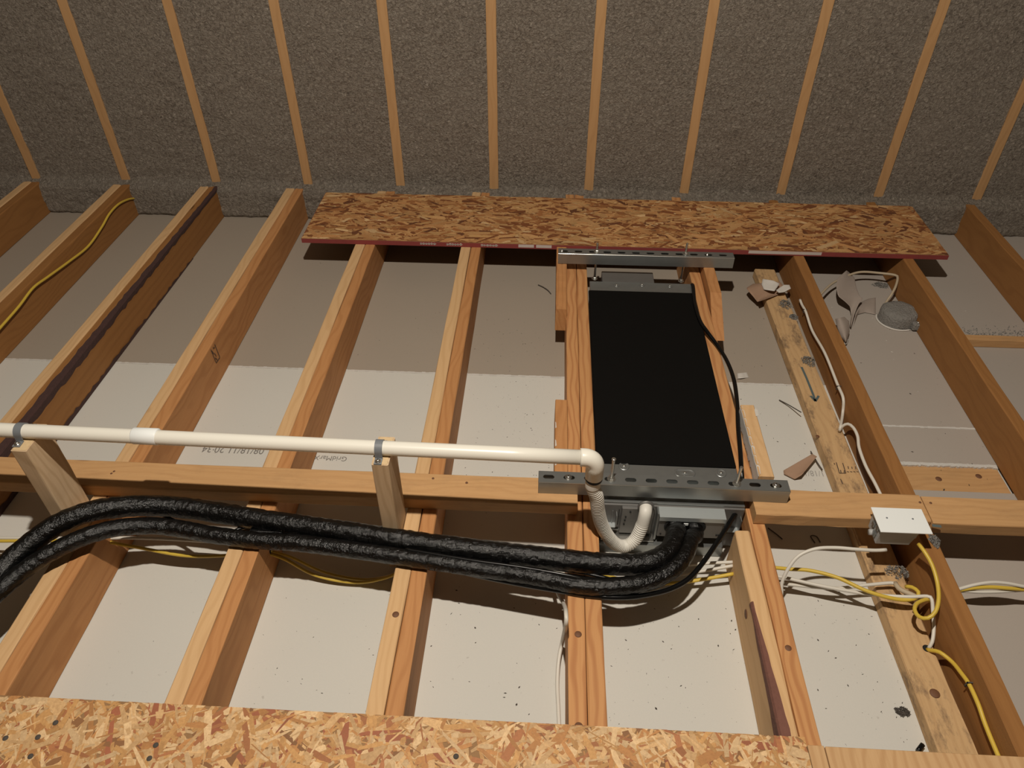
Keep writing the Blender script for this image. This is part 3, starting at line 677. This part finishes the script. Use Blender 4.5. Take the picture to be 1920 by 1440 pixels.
# ------------------------------------------------------------------ junction box
jb = thing('junction_box', 'white-covered grey electrical junction box on the brace', 'junction box', (.85, 1.18, .155))
v = [(.806, 1.154, .156), (.884, 1.154, .156), (.884, 1.207, .156), (.806, 1.207, .156), (.803, 1.149, .2115), (.892, 1.149, .2115), (.892, 1.2105, .2115), (.803, 1.2105, .2115)]
MB().add(v, [(3, 2, 1, 0), (4, 5, 6, 7), (0, 1, 5, 4), (1, 2, 6, 5), (2, 3, 7, 6), (3, 0, 4, 7)]).build('box_body', M['boxgrey'], jb)
cvp = MB().box(.797, .916, 1.142, 1.2165, .2116, .2150, .001).build('cover_plate', M['coverwhite'], jb)
for x in (.824, .884): MB().lathe((x, 1.184, .2149), [(.0024, 0), (.0022, .0009)], 10).build('cover_screw', M['greyplastic'], cvp)
for y, z in ((1.165, .2), (1.185, .19), (1.168, .175)): MB().box(.7995, .8045, y-.006, y+.007, z-.006, z+.006, .001).build('knockout_tab', M['galv'], jb)
MB().lathe((.893, 1.168, .175), [(.008, -.006), (.008, .004), (.006, .006)], 14, 'x').build('cable_connector', M['boxgrey'], jb)
MB().lathe((.7985, 1.178, .168), [(.007, -.004), (.008, .006)], 14, 'x').build('cable_connector', M['boxgrey'], jb)

# ------------------------------------------------------------------ electrical cables
R = .0042
def pz(L): return [PZ(a, b_, c) for a, b_, c in L]
cable('electric_cable', 'white cable arching from the junction box left toward the reddish joist', pz([(1662, 1031, .168), (1640, 1032, .167), (1605, 1030, .168), (1567, 1027, .165), (1530, 1029, .16), (1498, 1042, .145), (1478, 1066, .12), (1466, 1093, .09), (1465, 1115, .07), (1455, 1128, .06)]), R, M['whitecable'])
cable('electric_cable', 'yellow cable drooping from the reddish joist toward the tangle on the flat board', pz([(1448, 1064, .075), (1480, 1067, .075), (1520, 1070, .08), (1570, 1083, .085), (1620, 1106, .085), (1660, 1119, .085), (1695, 1125, .085), (1718, 1121, .09), (1722, 1110, .095), (1710, 1101, .09), (1698, 1100, .08)]), .0046, M['yellow'])
cable('electric_cable', 'white cable running under the yellow one and down into the drilled hole', pz([(1452, 1080, .06), (1475, 1084, .06), (1547, 1100, .065), (1630, 1114, .07), (1700, 1119, .09), (1738, 1118, .1), (1747, 1124, .1), (1749, 1145, .085), (1751, 1175, .065), (1748, 1203, .05), (1740, 1217, .036)]), R, M['whitecable'])
cable('electric_cable', 'white cable crossing to the aged clump on the flat board', pz([(1452, 1094, .045), (1480, 1096, .045), (1563, 1103, .05), (1625, 1097, .06), (1670, 1093, .065), (1682, 1095, .065)]), R, M['whitecable'])
cable('electric_cable', 'aged tan twisted cable end on the flat board', pz([(1678, 1093, .066), (1686, 1104, .07), (1700, 1111, .075), (1716, 1118, .08), (1722, 1128, .08), (1716, 1136, .08)]), .0058, M['tancable'])
cable('electric_cable', 'yellow cable curling from the junction box right side into a loop', pz([(1722, 1020, .175), (1733, 1034, .175), (1747, 1058, .165), (1757, 1090, .15), (1760, 1122, .14), (1754, 1147, .13), (1740, 1159, .12), (1724, 1157, .11), (1715, 1144, .105), (1720, 1131, .1), (1738, 1124, .095), (1746, 1128, .08)]), .0046, M['yellow'])
yl = [PZ(1738, 1218, .037), PZ(1748, 1220, .048), PZ(1762, 1223, .06)]
yl += [PX(px, py, .9245) for px, py in ((1785, 1241), (1803, 1263), (1817, 1283), (1834, 1320), (1848, 1360), (1872, 1418), (1900, 1480))]
cable('electric_cable', 'yellow cable stapled down the side of the amber joist at bottom right', yl, .0046, M['yellow'])
q = PX(1817, 1283, .925); stp = MB(); stp.box(.918, .931, q.y-.0015, q.y+.0015, q.z-.008, q.z-.0065).box(.918, .9195, q.y-.0015, q.y+.0015, q.z-.008, q.z+.008).box(.918, .931, q.y-.0015, q.y+.0015, q.z+.0065, q.z+.008)
tag(stp.build('cable_staple', M['crumb']), 'dark staple holding the yellow cable at bottom right', 'staple', 'cable staples')
cable('electric_cable', 'white cable running along the side of the joist behind the lint-covered board', [PX(px, py, .9235) for px, py in ((1500, 562), (1504, 572), (1511, 585), (1523, 620), (1547, 663), (1570, 720), (1581, 747), (1580, 775))]+[PZ(1576, 800, .06), PZ(1574, 808, .045)], .0045, M['whitecable'])
for px, py in ((1509, 583), (1572, 727)):
    q = PX(px, py, .9235); stp = MB(); stp.box(.917, .932, q.y-.0012, q.y+.0012, q.z-.0075, q.z-.006).box(.917, .9185, q.y-.0012, q.y+.0012, q.z-.0075, q.z+.0075).box(.917, .932, q.y-.0012, q.y+.0012, q.z+.006, q.z+.0075)
    tag(stp.build('cable_staple', M['crumb']), 'upper dark staple on the white cable behind the lint-covered board' if py < 600 else 'lower dark staple on the white cable behind the lint-covered board', 'staple', 'cable staples')
cable('electric_cable', 'white cable rising out of the flat board and dropping behind the short brace', pz([(1574, 809, .04), (1580, 799, .062), (1590, 795, .075), (1600, 802, .08), (1608, 818, .08), (1611, 840, .078), (1623, 873, .075), (1640, 905, .075), (1655, 935, .07), (1672, 965, .06), (1690, 1000, .05)]), .0045, M['whitecable'])
# cables in the joist holes, one run per bay
def run(xs, y, zs, rr_, mat, label):
    P = []
    for (x, z), dy in zip(zip(xs, zs), y): P.append((x, dy, z))
    return cable('electric_cable', label, P, rr_, mat)
def holes(ent):
    for x, y, z, par, ax in ent: MB().lathe((x, y, z), [(.010, -.0004), (.0095, .0006)], 14, 'x').build('cable_hole', M['hole'], par)
holes([(-1.0685, 1.114, .087, jn['Z'][0], 1), (-.6633, 1.118, .075, jn['A'][0], 1), (-.2533, 1.118, .075, jn['B'][0], 1)])
run([-2.4, -1.9, -1.5, -1.13, -1.02, -.88, -.76, -.66], [1.10, 1.10, 1.10, 1.113, 1.11, 1.10, 1.105, 1.118], [.09, .085, .08, .088, .078, .062, .066, .075], .0042, M['yellow'], 'yellow cable passing through the stamped joist under the wrapped lines')
run([-2.4, -1.9, -1.5, -1.13, -1.0, -.86, -.74, -.66], [1.115, 1.115, 1.115, 1.118, 1.13, 1.135, 1.13, 1.12], [.085, .08, .075, .092, .086, .078, .076, .075], .0042, M['whitecable'], 'white cable passing through the stamped joist under the wrapped lines')
run([-.70, -.63, -.55, -.45, -.37, -.33], [1.118, 1.105, 1.082, 1.074, 1.085, 1.1], [.075, .06, .03, .018, .03, .05], .0042, M['yellow'], 'yellow cable sagging onto the drywall left of the right post')
run([-.70, -.62, -.53, -.43, -.35, -.30], [1.12, 1.112, 1.092, 1.085, 1.095, 1.11], [.078, .062, .03, .016, .03, .05], .0038, M['yellow'], 'second yellow cable sagging beside the first left of the right post')
run([.155, .25, .34, .42, .487], [1.11, 1.10, 1.105, 1.115, 1.125], [.05, .03, .03, .04, .052], .0046, M['yellow'], 'yellow cable under the lines between the two fir joists')
run([.155, .25, .34, .42, .487], [1.125, 1.12, 1.125, 1.135, 1.143], [.06, .04, .035, .046, .06], .0042, M['whitecable'], 'white cable under the lines between the two fir joists, farther one')
run([.155, .25, .34, .42, .487], [1.135, 1.14, 1.145, 1.15, 1.15], [.065, .05, .046, .055, .065], .0042, M['whitecable'], 'white cable under the lines between the two fir joists, nearest the air handler')
cable('electric_cable', 'upper white cable leaving the amber joist at the right photo edge', pz([(1780, 1110, .07), (1803, 1103, .075), (1830, 1096, .085), (1860, 1092, .09), (1890, 1094, .09), (1930, 1101, .085), (1990, 1106, .07), (2060, 1112, .07), (2160, 1122, .07)]), .0042, M['whitecable'])
cable('electric_cable', 'yellow cable between the two white cables at the right photo edge', pz([(1780, 1110, .065), (1803, 1106, .07), (1830, 1102, .078), (1860, 1101, .08), (1890, 1103, .08), (1930, 1106, .075), (1990, 1110, .07), (2060, 1115, .065), (2160, 1124, .065)]), .0048, M['yellow'])
cable('electric_cable', 'lower white cable leaving the amber joist at the right photo edge', pz([(1780, 1110, .06), (1803, 1108, .065), (1840, 1110, .068), (1880, 1109, .07), (1930, 1106, .07), (1990, 1108, .07), (2060, 1116, .06), (2160, 1126, .06)]), .0042, M['whitecable'])
# yellow cable along J2
J2 = [PX(px, py, x) for px, py, x in ((252, 372, -1.832), (240, 374, -1.832), (222, 383, -1.832), (205, 401, -1.833), (190, 427, -1.833), (165, 462, -1.834), (130, 490, -1.834), (90, 519, -1.835), (62, 540, -1.836), (35, 575, -1.836), (0, 615, -1.837), (-40, 660, -1.838))]
cable('electric_cable', 'yellow cable stapled along the joist side at upper left', J2, .0046, M['yellow'])
# white cable left of joist C, bottom
wc = pz([(1000, 1040, .06), (1028, 1060, .10), (1038, 1082, .115), (1042, 1100, .11), (1048, 1117, .10), (1056, 1130, .095)])+[PX(px, py, .066) for px, py in ((1061, 1146, ), (1061, 1170), (1055, 1200))]+pz([(1048, 1235, .02), (1045, 1280, .008), (1047, 1330, .006), (1049, 1375, .006), (1051, 1420, .006)])
cable('electric_cable', 'white cable hanging beside the fir joist at bottom centre', wc, .0046, M['whitecable'])
q = PX(1062, 1146, .07); tag(MB().box(.060, .0735, q.y-.001, q.y+.001, q.z+.004, q.z+.0055).build('cable_staple', M['zinc']), 'steel staple on the white cable at bottom centre', 'staple', 'cable staples')

# ------------------------------------------------------------------ round box, torn paper and debris on the right
c = PZ(1680, 601, 0); rb = thing('round_box', 'round dusty grey ceiling box with a cable entering it', 'ceiling box', (c.x, c.y, 0))
n = 40; v = []; rings = [(.066, 0), (.066, .03), (.064, .043), (.058, .05), (.044, .053), (.022, .054), (.001, .0545)]; rr = random.Random(3)
for r_, h in rings:
    for k in range(n):
        a = 2*math.pi*k/n; d = mnoise.noise((math.cos(a)*r_*50, math.sin(a)*r_*50, h*40))*.004
        v.append((c.x+(r_+d*.6)*math.cos(a), c.y+(r_+d*.6)*math.sin(a)*.93, h+(d if h > .03 else 0)))
MB().add(v, [(i*n+k, i*n+(k+1) % n, (i+1)*n+(k+1) % n, (i+1)*n+k) for i in range(len(rings)-1) for k in range(n)], True).build('box_body', M['dust'], rb)
MB().box(c.x+.03, c.x+.066, c.y-.072, c.y-.045, .006, .034, .004).build('side_tab', M['dust'], rb)
MB().lathe((c.x+.048, c.y-.058, .034), [(.006, 0), (.005, .003), (.002, .004)], 10).build('screw', M['zinc'], rb)
b = MB(); pts = [(c.x+.069*math.cos(a), c.y+.066*math.sin(a), .003) for a in [math.radians(q) for q in range(150, 300, 6)]]
b.tube(pts, .0035, 6); lab(b.build('plaster_ring', M['paperwhite'], rb), 'crumbled plaster around the box')
kf = PX(1681, 516, 1.331)
cable('electric_cable', 'white cable crossing the bay into the round dusty box', [PZ(1535, 556, .06), PZ(1560, 532, .055), PZ(1592, 516, .058), PZ(1616, 510, .062), PZ(1649, 512, .06), Vector((1.326, kf.y, kf.z)), PZ(1683, 522, .07), PZ(1679, 538, .06), PZ(1671, 553, .045), PZ(1664, 563, .03), PZ(1655, 580, .015)], .0046, M['tancable'])

def sheet(name, label, outline, zf, mat, th=.0009, res=14, cat='paper scrap', parent=None, group=None):
    """thin curled sheet: pixel outline (left edge pts, right edge pts) bilinear, z from zf(u,v)"""
    (Lp, Rp) = outline; v = []; f = []
    def interp(P, t):
        i = min(int(t*(len(P)-1)), len(P)-2); k = t*(len(P)-1)-i
        return (P[i][0]*(1-k)+P[i+1][0]*k, P[i][1]*(1-k)+P[i+1][1]*k)
    m = res
    for s_ in (0, 1):
        for i in range(m+1):
            a = interp(Lp, i/m); b_ = interp(Rp, i/m)
            for j in range(m+1):
                t = j/m; px = a[0]*(1-t)+b_[0]*t; py = a[1]*(1-t)+b_[1]*t
                v.append(PZ(px, py, zf(t, i/m)-s_*th))
    N = (m+1)**2; q = lambda i, j: i*(m+1)+j
    for i in range(m):
        for j in range(m):
            f += [(q(i, j), q(i, j+1), q(i+1, j+1), q(i+1, j)), (N+q(i, j), N+q(i+1, j), N+q(i+1, j+1), N+q(i, j+1))]
    for i in range(m):
        f += [(q(i, 0), q(i+1, 0), N+q(i+1, 0), N+q(i, 0)), (q(i, m), N+q(i, m), N+q(i+1, m), q(i+1, m)), (q(0, i), N+q(0, i), N+q(0, i+1), q(0, i+1)), (q(m, i), q(m, i+1), N+q(m, i+1), N+q(m, i))]
    o = MB().add(v, f, True).build(name, mat, parent, fix=True)
    if parent is None: tag(o, label, cat, group)
    return o
# curled drywall paper: tall leaf, its stem and the lower flap
sheet('paper_strip', 'tall curled flap of torn drywall paper behind the joist', ([(1587, 507), (1570, 522), (1568, 538), (1571, 555), (1585, 566), (1594, 575), (1596, 590), (1593, 612)], [(1589, 508), (1602, 520), (1606, 540), (1612, 555), (1618, 560), (1609, 572), (1602, 590), (1596, 614)]), lambda u, v_: .012+.055*math.sin(min(1, (1-v_)*1.25)*math.pi*.5)*(1-.25*u)+.006*math.sin(6*v_+3*u), M['paper'], res=20)
sheet('paper_strip', 'curled torn paper tongue between the flap and the round box', ([(1606, 575), (1615, 566), (1628, 560), (1642, 558)], [(1600, 612), (1608, 590), (1622, 586), (1642, 590)]), lambda u, v_: .003+.018*math.sin(math.pi*min(1, 1-u))*(1-v_*.8), M['paper'], res=12)
sheet('paper_strip', 'lower torn paper flap leaning on the amber joist', ([(1566, 598), (1570, 615), (1577, 632), (1584, 641)], [(1583, 594), (1592, 602), (1593, 622), (1588, 641)]), lambda u, v_: .045-.03*v_+.014*math.sin(math.pi*u), M['paper'], res=12)
sheet('plaster_chip', 'small white plaster chip below the torn paper flap', ([(1582, 638), (1584, 646)], [(1591, 636), (1588, 645)]), lambda u, v_: .012, M['paperwhite'], th=.006, res=3, cat='debris')
# torn piece on flat board end
tp = sheet('torn_drywall_scrap', 'torn tan and white drywall paper scrap on the end of the flat board', ([(1412, 532), (1399, 540), (1405, 548), (1413, 557), (1420, 566)], [(1462, 528), (1470, 537), (1478, 545), (1450, 556), (1424, 565)]), lambda u, v_: .043+.010*math.sin(3*u+4*v_)+.008*u, M['cardboard'], res=14)
lab(sheet('white_layer', '', ([(1430, 523), (1428, 533), (1432, 543)], [(1450, 526), (1462, 532), (1452, 546)]), lambda u, v_: .066+.008*math.sin(2*u)-.012*v_, M['paperwhite'], res=8, parent=tp), 'white torn gypsum layer')
lab(sheet('white_layer', '', ([(1455, 544), (1460, 549), (1470, 548)], [(1470, 534), (1480, 534), (1483, 541)]), lambda u, v_: .064+.006*u, M['paperwhite'], res=6, parent=tp), 'white torn gypsum layer')
sheet('cardboard_scrap', 'brown paper scrap lying on the drywall beside the flat board', ([(1469, 882), (1470, 889), (1490, 899)], [(1523, 851), (1532, 856), (1503, 891)]), lambda u, v_: .006+.020*u, M['cardboard'], res=10)
sheet('white_scrap', 'tiny white paper scrap near the drywall seam', ([(1382, 700), (1383, 710)], [(1400, 698), (1404, 708)]), lambda u, v_: .004+.003*math.sin(5*u), M['paperwhite'], res=6)
# lint clumps on flat board
def clump(name, label, px, py, z, rx, ry, h, seed, mat='dust', group='lint clumps'):
    """loose heap of small torn fibres"""
    c = PZ(px, py, z); r = random.Random(seed*7+1); b = MB()
    for i in range(260):
        a = r.uniform(0, 6.283); q = math.sqrt(r.random())*(1+.45*mnoise.noise((math.cos(a)*1.7+seed, math.sin(a)*1.7, seed)))
        p = Vector((c.x+q*rx*math.cos(a), c.y+q*ry*math.sin(a), z+.0012+r.random()*h*max(.15, 1-q*q)))
        d = Vector((r.gauss(0, 1), r.gauss(0, 1), r.gauss(0, .5))).normalized()*r.uniform(.0015, .005); e = d.cross(Vector((r.gauss(0, 1), r.gauss(0, 1), r.gauss(0, 1)))).normalized()*r.uniform(.0008, .0022); g_ = d.cross(e).normalized()*.0007
        b.add([p-d, p+e, p+d, p-e, p+g_], [(0, 1, 4), (1, 2, 4), (2, 3, 4), (3, 0, 4), (3, 2, 1, 0)])
    o = b.build(name, M[mat]); o['kind'] = 'stuff'; return tag(o, label, 'lint clump', group)
clump('lint_clump', 'grey lint clump just below the torn scrap on the flat board', 1473, 572, .038, .022, .028, .014, 1)
clump('lint_clump', 'small grey lint clump at the flat board edge below the first one', 1487, 595, .038, .016, .016, .009, 2)
clump('lint_clump', 'grey lint clump above the teal arrow on the flat board', 1516, 678, .038, .024, .026, .013, 3)
clump('lint_clump', 'lint clump under the junction box on the flat board', 1682, 1073, .038, .032, .018, .014, 4)
clump('lint_clump', 'lint on the amber joist behind the junction box', 1752, 1015, T, .012, .018, .006, 5)
clump('lint_clump', 'dark lint patch on the drywall by the round box', 1652, 535, .0, .03, .022, .006, 6)
clump('lint_clump', 'brown lint patch on the drywall beside the flat board near the bottom', 1692, 1335, .0, .016, .010, .003, 7, 'crumb')
# batten in the right-most bay with crumbs
a = PZ(1833, 650, .0); bt = lumber('batten', (1.377, a.y+.012, .016), (1.744, a.y+.012, .016), .03, .031, M['brace'], None, 6, .002, .0006, 80); tag(bt, 'yellowish wooden batten across the bay at the right photo edge', 'batten')
b = MB(); r = random.Random(8)
for i in range(700):
    x = r.uniform(1.38, 1.742); y = a.y+.035+abs(r.gauss(0, .035)); s_ = r.uniform(.002, .006)
    b.add([(x, y, .0), (x+s_, y+s_*r.uniform(-.5, .5), 0), (x+s_*.4, y+s_, 0), (x+s_*.5, y+s_*.4, s_*r.uniform(.4, 1))], [(0, 1, 3), (1, 2, 3), (2, 0, 3), (0, 2, 1)])
o = b.build('insulation_crumbs', M['dust']); o['kind'] = 'stuff'; o['label'] = 'grey insulation crumbs behind the batten at the right edge'; o['category'] = 'crumbs'

# small crumbs over the drywall
def crumbs(name, label, regions, mat, seed):
    r = random.Random(seed); b = MB()
    for (x0, x1, y0, y1, n, s0, s1) in regions:
        for i in range(n):
            x, y = r.uniform(x0, x1), r.uniform(y0, y1); s_ = s0+(s1-s0)*r.random()**3; a = r.uniform(0, 6.28); e = r.uniform(.18, .7)
            ca, sa = math.cos(a)*s_, math.sin(a)*s_
            b.add([(x-ca, y-sa, .0003), (x+sa*e, y-ca*e, .0003), (x+ca, y+sa, .0003), (x-sa*e, y+ca*e, .0003), (x, y, s_*.4)], [(0, 1, 4), (1, 2, 4), (2, 3, 4), (3, 0, 4)])
    o = b.build(name, M[mat]); o['kind'] = 'stuff'; o['label'] = label; o['category'] = 'crumbs'; return o
crumbs('debris_crumbs', 'dark crumbs scattered over the drywall', [(-.25, .07, .7, 1.15, 55, .0009, .0042), (-.66, -.335, .7, 1.1, 40, .0009, .0042), (.16, .48, .7, 1.1, 95, .0009, .0042), (.57, .83, .7, 1.15, 90, .0009, .0042), (-.25, .07, 1.35, 1.95, 75, .0008, .0026), (-.15, .03, 1.4, 1.95, 110, .0008, .0026), (-.25, .05, 1.95, 2.25, 75, .0008, .0034), (-.65, -.34, 1.95, 2.3, 30, .0008, .0026), (.57, .81, 1.35, 2.3, 60, .0009, .0042), (.98, 1.33, 1.3, 2.4, 45, .001, .005), (-1.05, -.75, .7, 2.6, 14, .001, .0035), (-1.44, -1.15, 1.3, 2.9, 14, .001, .003), (.985, 1.4, .75, 1.15, 25, .001, .005)], 'crumb', 5)
crumbs('plaster_specks', 'white plaster specks scattered in the right bays', [(.98, 1.33, 1.9, 2.5, 14, .001, .005), (1.4, 1.72, 2.1, 2.7, 5, .002, .005), (.2, .48, .95, 1.15, 60, .0006, .0016)], 'paperwhite', 6)
def stick(name, label, pts, r, mat='crumb'):
    return tag(MB().tube(spline(pz(pts), .004), r, 6).build(name, M[mat]), label, 'debris', 'loose debris')
stick('bent_nail', 'dark bent sliver on the drywall left of the far support block', [(1009, 534, .004), (1018, 538, .005), (1027, 544, .005), (1033, 551, .003)], .0018)
stick('nail', 'dark nail leaning by the flat board above the brown scrap', [(1461, 750, .004), (1480, 760, .012), (1502, 773, .03)], .0017)
stick('staple_stick', 'dark sliver sticking out from behind the brown paper scrap', [(1520, 846, .01), (1533, 868, .012), (1542, 881, .01)], .0016)
stick('nail', 'dark nail on the drywall in the brace shadow', [(1440, 990, .004), (1455, 1001, .004), (1467, 1011, .004)], .0016)
stick('wire_staple', 'loose bent staple on the drywall in the brace shadow', [(1528, 1018, .002), (1520, 1005, .003), (1531, 1006, .003), (1538, 1017, .002)], .0014)
stick('black_plug', 'short black plug lying at the bottom beside the flat board', [(1721, 1408, .010), (1730, 1396, .012)], .0055, 'cableblk')

# ------------------------------------------------------------------ writing on the drywall (rotated half a turn)
def text(body, start, end, mat, name='printed_text', size_k=1.0, z=.0007, sheary=0):
    cu = bpy.data.curves.new(name, 'FONT'); cu.body = body; cu.size = 1; tmp = bpy.data.objects.new('tmp', cu); COL.objects.link(tmp)
    dg = bpy.context.evaluated_depsgraph_get(); dg.update(); me = bpy.data.meshes.new_from_object(tmp.evaluated_get(dg)); bpy.data.objects.remove(tmp)
    A = PZ(*start, 0); B = PZ(*end, 0); w_ = max(q.co.x for q in me.vertices); u = (B-A)/w_; sc = u.length*size_k; up = Vector((-u.y, u.x, 0)).normalized()*sc
    for q in me.vertices: c_ = q.co.copy(); q.co = A+u*c_.x+up*c_.y; q.co.z = z
    return link(name, me, mat, floor)
text('08/18/11 20:34', (498, 840), (383, 836), M['ink'], size_k=1.25)
text('GridMarX', (652, 857), (590, 854), M['ink'], size_k=1.1)
text('11/18/11', (1552, 884), (1500, 882), M['inkfaint'], size_k=1.3)
